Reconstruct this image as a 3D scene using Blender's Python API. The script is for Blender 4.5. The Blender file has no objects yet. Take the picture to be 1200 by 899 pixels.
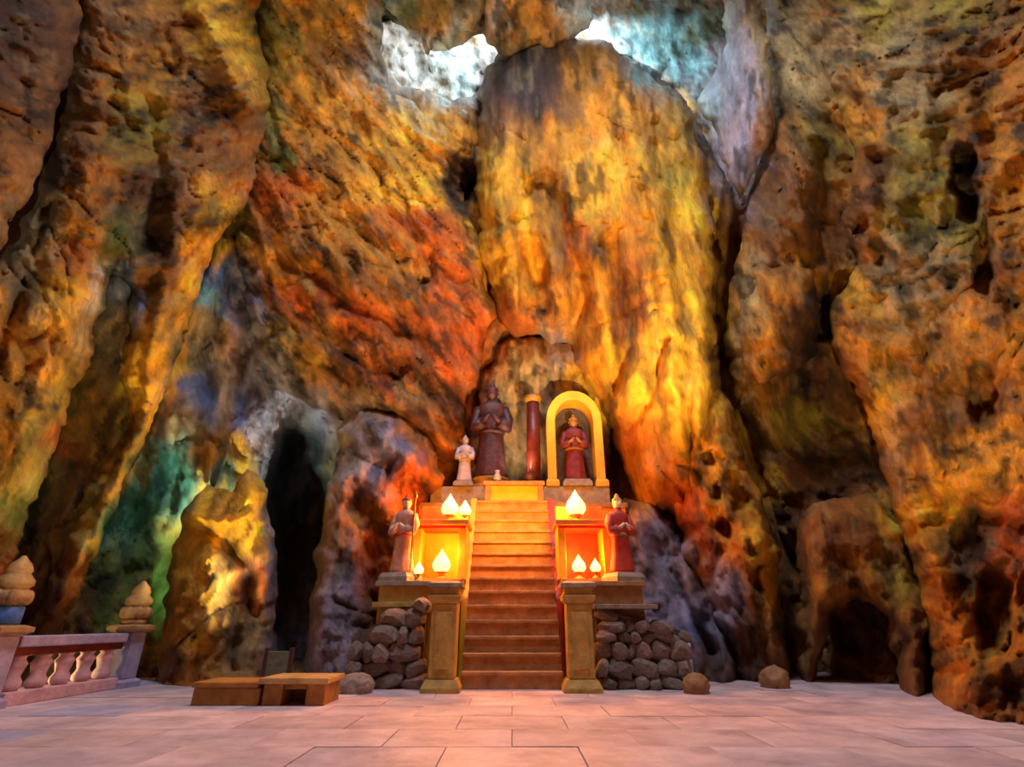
import bpy, bmesh, math, random
import numpy as np
from mathutils import Vector, Matrix

random.seed(7)
S = bpy.context.scene
COL = S.collection
# ------------------------------------------------------------------ camera
F_PX, CX, CY = 622.0, 600.0, 449.5
PITCH = math.radians(24.23)
EYE = 0.95
cam_d = bpy.data.cameras.new('camera')
cam_d.sensor_width = 36.0
cam_d.lens = 36.0 * F_PX / 1200.0
cam_d.clip_start = 0.05
cam_d.clip_end = 300
cam = bpy.data.objects.new('camera', cam_d)
COL.objects.link(cam)
cam.location = (0, 0, EYE)
cam.rotation_euler = (math.pi / 2 + PITCH, 0, 0)
S.camera = cam
# ------------------------------------------------------------------ world, lights, exposure
S.view_settings.view_transform = 'Standard'
S.view_settings.look = 'None'
S.view_settings.gamma = 1.0
S.view_settings.exposure = 0.05
S.view_settings.use_curve_mapping = False
W = bpy.data.worlds.new('sky')
S.world = W
W.use_nodes = True
W.node_tree.nodes['Background'].inputs[0].default_value = (0.80, 0.90, 1.0, 1)
W.node_tree.nodes['Background'].inputs[1].default_value = 1.1


def light(name, kind, loc, target, color, power, size=0.5, spot=70, blend=0.8):
    d = bpy.data.lights.new(name, kind)
    d.color = color
    d.energy = power
    if kind == 'AREA':
        d.shape = 'DISK'
        d.size = size
    else:
        d.shadow_soft_size = size
    if kind == 'SPOT':
        d.spot_size = math.radians(spot)
        d.spot_blend = blend
    o = bpy.data.objects.new(name, d)
    COL.objects.link(o)
    o.location = loc
    if target is not None:
        o.rotation_euler = (Vector(target) - Vector(loc)).to_track_quat('-Z', 'Y').to_euler()
    return o


WARM = (1.0, 0.78, 0.45)
# daylight falling through the roof opening over the middle of the hall
light('skylight', 'AREA', (0.5, 4.8, 19.0), (0.2, 5.4, 0), (0.80, 0.85, 1.0), 1750, size=4)
light('daylight_shaft', 'AREA', (1.5, 16.0, 33.0), (1.0, 19.0, 22.0), (0.82, 0.92, 1.0), 3800, size=6)
# unseen cave floodlights without fixtures, added where they bring out the relief
light('floodlight_dome', 'SPOT', (2.5, 6.4, 1.0), (1.4, 12.0, 11.0), WARM, 6200, size=0.12, spot=66)
light('floodlight_right_wall', 'SPOT', (3.9, 4.6, 0.6), (6.6, 8.4, 8.0), WARM, 1250, size=0.1, spot=88)
light('floodlight_left_wall', 'SPOT', (-3.6, 5.2, 0.6), (-6.8, 8.8, 7.0), WARM, 850, size=0.1, spot=90)
light('floodlight_overhang', 'SPOT', (-0.6, 8.2, 2.6), (-2.8, 12.0, 9.5), (1.0, 0.62, 0.30), 1100, size=0.12, spot=75)
light('floodlight_curtain_edge', 'SPOT', (-3.9, 9.4, 0.5), (-6.8, 9.7, 5.5), (1.0, 0.80, 0.30), 1200, size=0.1, spot=90)
light('chamber_daylight_fill', 'SPOT', (-6.0, 10.9, 1.3), (-7.9, 12.8, 6.7), (0.92, 1.0, 0.92), 1200, size=0.1, spot=80)  # added spot in place of daylight reaching the side chamber
light('shrine_spot', 'SPOT', (0.1, 12.9, 4.2), (0.25, 14.5, 6.6), (1.0, 0.84, 0.6), 110, size=0.05, spot=90)
light('floodlight_balustrade', 'SPOT', (-7.0, 8.5, 0.15), (-6.3, 8.5, 0.45), (1.0, 0.75, 0.3), 60, size=0.1, spot=150)
light('floodlight_green', 'SPOT', (-5.6, 10.2, 0.6), (-7.0, 13.0, 4.5), (0.5, 1.0, 0.65), 700, size=0.1, spot=110)


# ------------------------------------------------------------------ helpers: pixels to the place
CT, ST = math.cos(PITCH), math.sin(PITCH)


def rays(px, py):
    x = (np.asarray(px, float) - CX) / F_PX
    v = (CY - np.asarray(py, float)) / F_PX
    return np.stack([x, CT - v * ST, ST + v * CT], -1)


def at(px, py, Y):
    d = rays(px, py)
    p = d * (Y / d[..., 1])[..., None] if isinstance(Y, np.ndarray) else d * (Y / d[..., 1:2])
    p = p.copy()
    p[..., 2] += EYE
    return p


# ------------------------------------------------------------------ numpy noise
_H = np.random.RandomState(3).permutation(4096).astype(np.int64)
_V = np.random.RandomState(4).uniform(-1, 1, 4096)


def vnoise(p, seed=0):
    i = np.floor(p).astype(np.int64)
    f = p - i
    u = f * f * f * (f * (f * 6 - 15) + 10)
    out = 0
    for dx in (0, 1):
        hx = _H[(i[:, 0] + dx + seed * 131) & 4095]
        wx = u[:, 0] if dx else 1 - u[:, 0]
        for dy in (0, 1):
            hy = _H[(hx + i[:, 1] + dy) & 4095]
            wy = wx * (u[:, 1] if dy else 1 - u[:, 1])
            for dz in (0, 1):
                hz = _H[(hy + i[:, 2] + dz) & 4095]
                out = out + _V[hz] * wy * (u[:, 2] if dz else 1 - u[:, 2])
    return out


def fbm(p, octv=4, seed=0, ridged=False, gain=0.5):
    a, s, tot = 1.0, 0, 0.0
    q = p.copy()
    for k in range(octv):
        n = vnoise(q, seed + k * 7)
        if ridged:
            n = 1 - 2 * np.abs(n) ** 0.8
        s = s + a * n
        tot += a
        a *= gain
        q = q * 2.07 + 11.3
    return s / tot


def smooth(a, b, x):
    t = np.clip((x - a) / (b - a), 0, 1)
    return t * t * (3 - 2 * t)


def poly_sdf(px, py, poly):
    """positive inside"""
    P = np.array(poly, float)
    n = len(P)
    d2 = np.full(px.shape, 1e18)
    ins = np.zeros(px.shape, bool)
    for k in range(n):
        a, b = P[k], P[(k + 1) % n]
        e = b - a
        wx, wy = px - a[0], py - a[1]
        t = np.clip((wx * e[0] + wy * e[1]) / (e @ e + 1e-9), 0, 1)
        d2 = np.minimum(d2, (wx - t * e[0]) ** 2 + (wy - t * e[1]) ** 2)
        c = ((a[1] > py) != (b[1] > py))
        xi = a[0] + (py - a[1]) / (b[1] - a[1] + 1e-12) * e[0]
        ins ^= c & (px < xi)
    d = np.sqrt(d2)
    return np.where(ins, d, -d)


def line_dist(px, py, pts):
    d2 = np.full(px.shape, 1e18)
    for a, b in zip(pts[:-1], pts[1:]):
        a, b = np.array(a, float), np.array(b, float)
        e = b - a
        wx, wy = px - a[0], py - a[1]
        t = np.clip((wx * e[0] + wy * e[1]) / (e @ e + 1e-9), 0, 1)
        d2 = np.minimum(d2, (wx - t * e[0]) ** 2 + (wy - t * e[1]) ** 2)
    return np.sqrt(d2)


def rbf(ctrl):
    C = np.array(ctrl, float)
    n = len(C)
    xy = C[:, :2] / 100.0
    A = np.zeros((n + 3, n + 3))
    A[:n, :n] = np.linalg.norm(xy[:, None] - xy[None], axis=2)
    A[:n, n:n + 2] = xy
    A[:n, n + 2] = 1
    A[n:, :n] = A[:n, n:].T
    A += np.diag([1e-6] * n + [0, 0, 0])
    w = np.linalg.lstsq(A, np.r_[C[:, 2], 0, 0, 0], rcond=None)[0]
    lo, hi = C[:, 2].min() - .6, C[:, 2].max() + .6

    def f(px, py):
        x, y = px / 100.0, py / 100.0
        s = w[n] * x + w[n + 1] * y + w[n + 2]
        for k in range(n):
            s = s + w[k] * np.hypot(x - xy[k, 0], y - xy[k, 1])
        return np.clip(s, lo, hi)
    return f


def lin(h):
    c = [int(h[i:i + 2], 16) / 255 for i in (0, 2, 4)]
    return tuple((x / 12.92 if x <= .04045 else ((x + .055) / 1.055) ** 2.4) for x in c)


# ------------------------------------------------------------------ rock colours, with some light and shade painted in
STONE = {k: np.array(lin(v)) for k, v in dict(
    gold='F2B428', ochre='D08A20', rust='BE5A1A', brown='8A5A26', umber='503626', olive='A08C2C', green='5A742E', teal='24806A',
    blue='46699F', lilac='9A94AE', pale='D4E2DE', cyan='78C0CC', tan='B09664', soot_and_shade='2C2830').items()}
# each tint: centre and half-size (the spot of the wall it covers, named by where the photograph shows it)
ROCK_TINTS = [
    ('umber', 20, 40, 60, 60), ('brown', 60, 120, 40, 60), ('brown', 15, 230, 30, 60), ('tan', 30, 320, 22, 80), ('tan', 60, 270, 14, 60),
    ('brown', 130, 40, 50, 40), ('ochre', 160, 75, 40, 20), ('olive', 175, 145, 30, 30), ('brown', 240, 140, 40, 40), ('gold', 245, 20, 14, 40), ('gold', 285, 60, 18, 30),
    ('green', 300, 40, 14, 30), ('green', 330, 150, 14, 50), ('olive', 330, 60, 25, 30), ('ochre', 100, 260, 25, 50), ('rust', 90, 300, 20, 20), ('umber', 165, 240, 30, 40),
    ('green', 145, 270, 16, 30), ('gold', 70, 345, 25, 30), ('ochre', 40, 430, 50, 60), ('ochre', 15, 520, 30, 60), ('tan', 130, 310, 20, 8), ('pale', 125, 345, 16, 20),
    ('tan', 115, 390, 26, 40), ('blue', 148, 345, 8, 25), ('brown', 190, 330, 20, 60), ('olive', 80, 460, 20, 30), ('green', 45, 510, 22, 50), ('rust', 72, 525, 16, 16),
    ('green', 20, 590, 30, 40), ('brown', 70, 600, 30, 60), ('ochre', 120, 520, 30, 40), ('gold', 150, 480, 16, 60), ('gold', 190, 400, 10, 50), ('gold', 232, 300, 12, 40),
    ('olive', 270, 255, 22, 14), ('gold', 272, 262, 10, 22), ('gold', 248, 288, 10, 22), ('gold', 229, 330, 10, 22), ('gold', 213, 370, 10, 22), ('gold', 200, 408, 10, 22), ('gold', 187, 445, 10, 22), ('gold', 172, 482, 10, 22), ('gold', 158, 515, 10, 22), ('gold', 146, 548, 10, 22), ('gold', 133, 580, 10, 22), ('gold', 118, 620, 10, 22), ('brown', 60, 690, 40, 50), ('ochre', 90, 680, 14, 50), ('green', 120, 680, 16, 60), ('teal', 150, 610, 26, 50), ('teal', 175, 570, 25, 40),  # gold row down the curtain edge paints in its lit rim
    ('green', 165, 680, 25, 40), ('blue', 265, 335, 16, 20), ('cyan', 250, 355, 10, 12), ('tan', 225, 400, 18, 40), ('green', 225, 420, 10, 12), ('blue', 228, 460, 22, 28),
    ('tan', 215, 500, 20, 30), ('tan', 262, 450, 14, 30), ('blue', 280, 480, 10, 20), ('ochre', 250, 535, 22, 18), ('teal', 215, 560, 18, 40), ('teal', 257, 565, 12, 10),
    ('gold', 235, 590, 18, 30), ('gold', 262, 620, 40, 18), ('gold', 290, 590, 16, 40), ('olive', 215, 650, 25, 25), ('gold', 238, 680, 16, 40), ('ochre', 225, 740, 22, 40),
    ('tan', 275, 720, 22, 60), ('rust', 300, 690, 14, 25), ('lilac', 318, 640, 12, 60), ('green', 190, 690, 16, 50), ('brown', 190, 780, 30, 20),
    ('lilac', 290, 400, 14, 60), ('lilac', 320, 450, 25, 40), ('lilac', 375, 510, 22, 30), ('lilac', 350, 560, 30, 40), ('umber', 350, 650, 30, 120), ('lilac', 340, 770, 30, 30),  # umber along the crevice is shade painted into the rock colour
    ('ochre', 380, 20, 50, 30), ('brown', 400, 65, 40, 25), ('ochre', 400, 130, 40, 40), ('ochre', 340, 110, 20, 40), ('gold', 490, 145, 45, 25), ('ochre', 520, 165, 30, 25),
    ('gold', 465, 225, 40, 20), ('rust', 335, 230, 30, 30), ('ochre', 390, 250, 40, 30), ('rust', 480, 270, 35, 22), ('brown', 330, 270, 20, 30), ('ochre', 350, 310, 40, 20),
    ('brown', 400, 320, 40, 30), ('ochre', 450, 300, 35, 18), ('rust', 345, 345, 30, 25), ('brown', 490, 330, 25, 30), ('rust', 530, 340, 25, 40), ('rust', 400, 390, 50, 25),
    ('olive', 340, 400, 40, 30), ('brown', 430, 420, 40, 25), ('rust', 450, 440, 30, 16), ('rust', 540, 410, 40, 30), ('umber', 510, 450, 30, 25), ('rust', 545, 480, 14, 50),
    ('tan', 470, 470, 30, 20), ('brown', 500, 500, 30, 25), ('blue', 470, 530, 25, 14), ('lilac', 440, 520, 35, 25), ('tan', 410, 530, 20, 30), ('lilac', 420, 570, 40, 20),
    ('ochre', 430, 610, 28, 35), ('tan', 395, 620, 14, 60), ('lilac', 410, 660, 20, 50), ('rust', 440, 660, 15, 30), ('lilac', 385, 730, 30, 40), ('tan', 370, 690, 10, 50),
    ('brown', 460, 720, 40, 30), ('lilac', 470, 770, 40, 30), ('rust', 490, 590, 25, 40), ('ochre', 520, 540, 16, 30),
    ('green', 480, 15, 25, 16), ('ochre', 500, 20, 16, 18), ('tan', 550, 15, 22, 20), ('ochre', 620, 30, 40, 25), ('pale', 585, 30, 10, 20), ('tan', 600, 60, 30, 14),
    ('soot_and_shade', 590, 92, 44, 32), ('soot_and_shade', 652, 98, 34, 34), ('umber', 590, 120, 25, 25), ('soot_and_shade', 540, 208, 16, 24), ('soot_and_shade', 1130, 205, 14, 36), ('soot_and_shade', 965, 365, 12, 20), ('brown', 600, 145, 35, 22), ('ochre', 680, 80, 25, 35), ('ochre', 740, 110, 40, 30), ('gold', 800, 135, 20, 30),  # darkest tone: stain on the dome top, painted shade inside the modelled holes
    ('gold', 592, 230, 25, 50), ('gold', 600, 310, 25, 50), ('rust', 600, 370, 25, 22), ('ochre', 650, 190, 40, 50), ('brown', 625, 215, 14, 16), ('rust', 665, 290, 10, 40),
    ('brown', 640, 330, 20, 40), ('gold', 710, 220, 30, 40), ('ochre', 730, 290, 30, 50), ('gold', 765, 260, 14, 70), ('olive', 785, 230, 16, 30), ('gold', 810, 280, 22, 60),
    ('gold', 800, 380, 35, 50), ('rust', 735, 360, 14, 50), ('ochre', 690, 360, 25, 50), ('gold', 700, 440, 25, 40), ('gold', 770, 450, 30, 40), ('gold', 825, 480, 20, 40),
    ('ochre', 780, 530, 30, 30), ('rust', 755, 490, 20, 20), ('rust', 805, 590, 25, 22), ('ochre', 745, 560, 16, 40), ('brown', 720, 560, 12, 60),
    ('tan', 600, 440, 30, 30), ('tan', 640, 440, 30, 30), ('lilac', 655, 415, 14, 20), ('tan', 620, 530, 25, 40), ('ochre', 690, 500, 20, 60),
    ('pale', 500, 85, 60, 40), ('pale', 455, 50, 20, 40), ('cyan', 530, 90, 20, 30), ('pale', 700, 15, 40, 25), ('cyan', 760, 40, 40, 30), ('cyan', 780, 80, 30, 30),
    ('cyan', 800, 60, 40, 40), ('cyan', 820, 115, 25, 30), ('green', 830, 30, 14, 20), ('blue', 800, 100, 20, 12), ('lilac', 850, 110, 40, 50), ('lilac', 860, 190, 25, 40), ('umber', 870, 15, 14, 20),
    ('tan', 915, 40, 25, 40), ('tan', 930, 90, 35, 30), ('tan', 985, 50, 25, 25), ('ochre', 1010, 90, 14, 20), ('olive', 1030, 25, 25, 30), ('tan', 1060, 80, 40, 50),
    ('brown', 1130, 60, 40, 40), ('ochre', 1180, 90, 25, 25), ('olive', 1120, 20, 30, 20), ('ochre', 1115, 85, 10, 20), ('brown', 940, 150, 30, 30), ('ochre', 1010, 140, 16, 20),
    ('olive', 970, 160, 25, 30), ('brown', 920, 230, 40, 50), ('brown', 1025, 210, 20, 30), ('olive', 1080, 220, 25, 60), ('ochre', 1160, 165, 30, 25), ('ochre', 1185, 260, 20, 40),
    ('olive', 1120, 265, 14, 30), ('ochre', 930, 335, 22, 22), ('tan', 890, 350, 16, 40), ('gold', 1000, 345, 20, 20), ('ochre', 1005, 390, 25, 40), ('tan', 1070, 340, 40, 50),
    ('brown', 970, 290, 30, 30), ('ochre', 910, 420, 20, 30), ('umber', 960, 440, 40, 40), ('ochre', 1060, 420, 50, 40), ('ochre', 1150, 400, 40, 40), ('brown', 1170, 330, 30, 30),  # umber here and in the next row paints shade into the deep hollow
    ('olive', 940, 500, 25, 20), ('umber', 970, 540, 50, 25), ('tan', 1045, 515, 14, 50), ('gold', 1035, 470, 14, 40), ('ochre', 1090, 560, 25, 40), ('gold', 1070, 600, 30, 25),
    ('brown', 1100, 480, 30, 30), ('ochre', 1150, 520, 30, 40), ('brown', 1150, 460, 25, 30), ('brown', 990, 610, 40, 30), ('ochre', 1000, 680, 40, 22), ('ochre', 1090, 680, 22, 40),
    ('umber', 1140, 630, 30, 30), ('rust', 1180, 620, 25, 40), ('olive', 1050, 680, 20, 25), ('brown', 1020, 740, 40, 40), ('ochre', 1110, 760, 20, 40), ('ochre', 1170, 740, 16, 40),
    ('brown', 1060, 780, 40, 30), ('brown', 1190, 830, 40, 30), ('ochre', 870, 600, 25, 60), ('gold', 900, 640, 10, 60), ('rust', 830, 620, 14, 40), ('gold', 850, 560, 16, 40),
    ('brown', 930, 650, 16, 60), ('brown', 920, 760, 30, 40), ('lilac', 760, 650, 30, 40), ('lilac', 800, 710, 30, 40), ('lilac', 850, 720, 16, 50), ('blue', 820, 740, 14, 25),
    ('umber', 860, 780, 30, 25), ('brown', 820, 680, 16, 20),
]


def rock_tint(px, py, P, Q):
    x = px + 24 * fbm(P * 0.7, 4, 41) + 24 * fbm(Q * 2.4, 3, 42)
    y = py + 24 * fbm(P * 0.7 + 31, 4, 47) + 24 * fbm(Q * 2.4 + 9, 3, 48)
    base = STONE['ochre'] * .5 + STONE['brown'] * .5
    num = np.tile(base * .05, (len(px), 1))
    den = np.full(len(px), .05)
    for k, (kind, cx, cy, rx, ry) in enumerate(ROCK_TINTS):
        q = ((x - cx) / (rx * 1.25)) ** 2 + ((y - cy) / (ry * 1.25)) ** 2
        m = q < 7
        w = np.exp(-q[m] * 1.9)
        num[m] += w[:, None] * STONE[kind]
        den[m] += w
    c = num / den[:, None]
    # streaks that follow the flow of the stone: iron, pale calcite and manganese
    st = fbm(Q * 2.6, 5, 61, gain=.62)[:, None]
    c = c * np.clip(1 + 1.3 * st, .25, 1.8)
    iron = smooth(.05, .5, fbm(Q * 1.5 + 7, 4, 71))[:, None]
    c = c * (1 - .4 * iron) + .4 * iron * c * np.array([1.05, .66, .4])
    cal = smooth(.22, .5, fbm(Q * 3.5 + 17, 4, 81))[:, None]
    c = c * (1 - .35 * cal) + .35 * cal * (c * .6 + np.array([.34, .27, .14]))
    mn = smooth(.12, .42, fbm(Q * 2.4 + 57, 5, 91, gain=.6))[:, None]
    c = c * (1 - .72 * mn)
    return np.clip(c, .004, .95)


# ------------------------------------------------------------------ materials
def new_mat(name):
    m = bpy.data.materials.new(name)
    m.use_nodes = True
    nt = m.node_tree
    return m, nt, nt.nodes['Principled BSDF']


def nd(nt, t, **kw):
    n = nt.nodes.new(t)
    for k, v in kw.items():
        if k in n.inputs.keys():
            n.inputs[k].default_value = v
        else:
            setattr(n, k, v)
    return n


def rock_material():
    m, nt, p = new_mat('cave_rock')
    L = nt.links.new
    at_ = nd(nt, 'ShaderNodeAttribute', attribute_name='rock_tint')
    tc = nd(nt, 'ShaderNodeTexCoord')
    n1 = nd(nt, 'ShaderNodeTexNoise', Scale=3.5, Detail=9.0, Roughness=.68)
    mp = nd(nt, 'ShaderNodeMapping')
    mp.inputs['Scale'].default_value = (1, 1, .45)
    L(tc.outputs['Object'], mp.inputs[0])
    L(mp.outputs[0], n1.inputs['Vector'])
    mr = nd(nt, 'ShaderNodeMapRange')
    mr.inputs['From Min'].default_value = .3
    mr.inputs['From Max'].default_value = .7
    mr.inputs['To Min'].default_value = .62
    mr.inputs['To Max'].default_value = 1.3
    L(n1.outputs[0], mr.inputs[0])
    mx = nd(nt, 'ShaderNodeVectorMath', operation='SCALE')
    L(at_.outputs['Color'], mx.inputs[0])
    L(mr.outputs[0], mx.inputs['Scale'])
    L(mx.outputs[0], p.inputs['Base Color'])
    n2 = nd(nt, 'ShaderNodeTexNoise', Scale=3.2, Detail=12.0, Roughness=.74)
    L(mp.outputs[0], n2.inputs['Vector'])
    b = nd(nt, 'ShaderNodeBump', Strength=.9, Distance=.24)
    L(n2.outputs[0], b.inputs['Height'])
    L(b.outputs[0], p.inputs['Normal'])
    p.inputs['Roughness'].default_value = .62
    p.inputs['Specular IOR Level'].default_value = .35
    return m


def stone_material(name, col, col2, scale=4.0, bump=.4, rough=.7, rnd=0.0, dist=.05):
    m, nt, p = new_mat(name)
    L = nt.links.new
    tc = nd(nt, 'ShaderNodeTexCoord')
    oi = nd(nt, 'ShaderNodeObjectInfo')
    va = nd(nt, 'ShaderNodeVectorMath', operation='ADD')
    sc = nd(nt, 'ShaderNodeVectorMath', operation='SCALE')
    sc.inputs['Scale'].default_value = 7.0
    L(oi.outputs['Location'], sc.inputs[0])
    L(tc.outputs['Object'], va.inputs[0])
    L(sc.outputs[0], va.inputs[1])
    n = nd(nt, 'ShaderNodeTexNoise', Scale=scale, Detail=8.0, Roughness=.65)
    L(va.outputs[0], n.inputs['Vector'])
    r = nd(nt, 'ShaderNodeValToRGB')
    r.color_ramp.elements[0].position = .32
    r.color_ramp.elements[1].position = .68
    r.color_ramp.elements[0].color = (*lin(col), 1)
    r.color_ramp.elements[1].color = (*lin(col2), 1)
    L(n.outputs[0], r.inputs[0])
    if rnd > 0:
        mr = nd(nt, 'ShaderNodeMapRange')
        mr.inputs['To Min'].default_value = 1 - rnd
        mr.inputs['To Max'].default_value = 1 + rnd
        L(oi.outputs['Random'], mr.inputs[0])
        s2 = nd(nt, 'ShaderNodeVectorMath', operation='SCALE')
        L(r.outputs[0], s2.inputs[0])
        L(mr.outputs[0], s2.inputs['Scale'])
        L(s2.outputs[0], p.inputs['Base Color'])
    else:
        L(r.outputs[0], p.inputs['Base Color'])
    n2 = nd(nt, 'ShaderNodeTexNoise', Scale=scale * 4, Detail=6.0, Roughness=.7)
    L(va.outputs[0], n2.inputs['Vector'])
    b = nd(nt, 'ShaderNodeBump', Strength=bump, Distance=dist)
    L(n2.outputs[0], b.inputs['Height'])
    L(b.outputs[0], p.inputs['Normal'])
    p.inputs['Roughness'].default_value = rough
    return m


def glow_material(name, col, power):
    m, nt, p = new_mat(name)
    p.inputs['Base Color'].default_value = (*col, 1)
    p.inputs['Emission Color'].default_value = (*col, 1)
    p.inputs['Emission Strength'].default_value = power
    return m


M_ROCK = rock_material()
M = dict(
    slab=stone_material('paving_stone', 'A08E98', 'E4CED0', 1.6, .35, .5, .1),
    slab2=stone_material('pink_paving_stone', 'A89298', 'EAD0CC', 1.6, .35, .5, .1),
    slab_daylit=stone_material('daylight_tinted_paving', '8688A4', 'C0BED6', 1.6, .35, .5, .1),  # bluish copy that paints a daylight tint near the balustrade
    joint=stone_material('joint_earth', '7E6C6C', '96807C', 5, .4, .9),
    step=stone_material('step_stone', '8A6038', 'B98B55', 5, .4, .6, .1),
    newel=stone_material('newel_stone', '9A7A34', 'C8A452', 5, .4, .6),
    grey=stone_material('grey_stone', '7A6C60', 'A99A88', 5, .5, .7, .12),
    rubble=stone_material('rubble_stone', '6E625F', 'AC9888', 4, .7, .75, .3, .08),
    mortar=stone_material('mortar', '4A403A', '6A5B50', 6, .5, .9),
    yellow=stone_material('yellow_plaster', 'D8A01C', 'F0C038', 3, .2, .6),
    orange=stone_material('orange_plaster', 'C86A1C', 'E0902C', 3, .2, .6),
    redpaint=stone_material('red_paint', 'A82A14', 'C84420', 3, .2, .5),
    darkred=stone_material('dark_red_lacquer', '4E1814', '7A2A20', 6, .2, .35),
    bronze=stone_material('dark_bronze', '2C1A1E', '5A3238', 9, .3, .4),
    gold=stone_material('dull_gold', '8A5A1C', 'B98228', 9, .3, .4),
    white=stone_material('white_marble', '9A95A6', 'C8C4D0', 6, .2, .4),
    lilac=stone_material('lilac_stone', '8E86A8', 'B8AEC8', 5, .4, .7),
    bluep=stone_material('blue_stone', '2E5CA8', '4A80CC', 6, .3, .6),
    pink=stone_material('pink_stone', 'B08894', 'D8B0B4', 6, .4, .7, .08),
    finial=stone_material('tan_stone', '8E6A3C', 'BE9A64', 7, .4, .7),
    wood=stone_material('bench_stone', '8A5A22', 'BC8436', 5, .4, .6),
    woodtop=stone_material('bench_top', 'A88448', 'D8B470', 5, .3, .5),
    skin=stone_material('pale_painted_stone', 'E0B8A0', 'F2D8C4', 8, .2, .5),
    robe=stone_material('red_painted_robe', 'B03028', 'D85040', 8, .3, .5),
    robe2=stone_material('pink_painted_robe', 'B87868', 'E0A890', 8, .3, .5),
    maroon=stone_material('maroon_robe', '5A1A20', '8A2E30', 8, .3, .5),
    metal=stone_material('grey_metal', '9AA0A8', 'C4C8CC', 9, .1, .35),
    panel=stone_material('grey_green_panel', '4E5A4A', '74806A', 9, .1, .5),
    brass=stone_material('brass', '7A5418', 'B8842C', 9, .1, .3),
)
M['globe'] = glow_material('lit_globe', (1.0, .74, .28), 1.7)


# ------------------------------------------------------------------ scene helpers
def tag(o, label=None, cat=None, group=None, kind=None):
    if label: o['label'] = label
    if cat: o['category'] = cat
    if group: o['group'] = group
    if kind: o['kind'] = kind
    return o


def empty(name, loc=(0, 0, 0), rz=0.0):
    o = bpy.data.objects.new(name, None)
    COL.objects.link(o)
    o.location = loc
    o.rotation_euler = (0, 0, rz)
    o.empty_display_size = .2
    return o


def link_mesh(name, me, mat, parent=None, loc=(0, 0, 0), rot=(0, 0, 0)):
    if mat is not None and not me.materials:
        me.materials.append(mat)
    o = bpy.data.objects.new(name, me)
    COL.objects.link(o)
    o.parent = parent
    o.location = loc
    o.rotation_euler = rot
    return o


def from_bm(name, bm, mat, parent=None, loc=(0, 0, 0), rot=(0, 0, 0), smooth_=False):
    bmesh.ops.recalc_face_normals(bm, faces=bm.faces)
    me = bpy.data.meshes.new(name)
    bm.to_mesh(me)
    bm.free()
    if smooth_:
        me.polygons.foreach_set('use_smooth', [True] * len(me.polygons))
    return link_mesh(name, me, mat, parent, loc, rot)


def bm_box(bm, x0, x1, y0, y1, z0, z1, bev=0.0):
    r = bmesh.ops.create_cube(bm, size=1)
    vs = r['verts']
    for v in vs:
        v.co = Vector(((x0 + x1) / 2 + v.co.x * (x1 - x0), (y0 + y1) / 2 + v.co.y * (y1 - y0), (z0 + z1) / 2 + v.co.z * (z1 - z0)))
    if bev > 0:
        es = list({e for v in vs for e in v.link_edges})
        bmesh.ops.bevel(bm, geom=es, offset=bev, segments=2, affect='EDGES', profile=.6)


def box(name, mat, parent, x0, x1, y0, y1, z0, z1, bev=.012, **kw):
    bm = bmesh.new()
    bm_box(bm, x0, x1, y0, y1, z0, z1, bev)
    return from_bm(name, bm, mat, parent, **kw)


def bm_lathe(bm, prof, seg=20, sx=1.0, sy=1.0, off=(0, 0, 0), square=False):
    rings = []
    for r, z in prof:
        ring = []
        for k in range(seg):
            a = 2 * math.pi * (k + .5) / seg
            c, s = math.cos(a), math.sin(a)
            if square:
                q = max(abs(c), abs(s))
                c, s = c / q, s / q
            ring.append(bm.verts.new((off[0] + r * c * sx, off[1] + r * s * sy, off[2] + z)))
        rings.append(ring)
    for a, b in zip(rings[:-1], rings[1:]):
        for k in range(seg):
            bm.faces.new((a[k], a[(k + 1) % seg], b[(k + 1) % seg], b[k]))
    bm.faces.new(rings[0][::-1])
    bm.faces.new(rings[-1])


def lathe(name, mat, parent, prof, seg=20, sx=1.0, sy=1.0, loc=(0, 0, 0), square=False, sm=True, rot=(0, 0, 0)):
    bm = bmesh.new()
    bm_lathe(bm, prof, 4 if square else seg, sx, sy, (0, 0, 0), square)
    o = from_bm(name, bm, mat, parent, loc, rot, sm and not square)
    return o


def bm_tube(bm, pts, radii, seg=10):
    rings = []
    P = [Vector(p) for p in pts]
    for i, p in enumerate(P):
        t = (P[min(i + 1, len(P) - 1)] - P[max(i - 1, 0)]).normalized()
        u = t.cross(Vector((0, 1, 0.31))).normalized()
        w = t.cross(u)
        rings.append([bm.verts.new(p + radii[i] * (u * math.cos(2 * math.pi * k / seg) + w * math.sin(2 * math.pi * k / seg))) for k in range(seg)])
    for a, b in zip(rings[:-1], rings[1:]):
        for k in range(seg):
            bm.faces.new((a[k], a[(k + 1) % seg], b[(k + 1) % seg], b[k]))
    bm.faces.new(rings[0][::-1])
    bm.faces.new(rings[-1])


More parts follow.
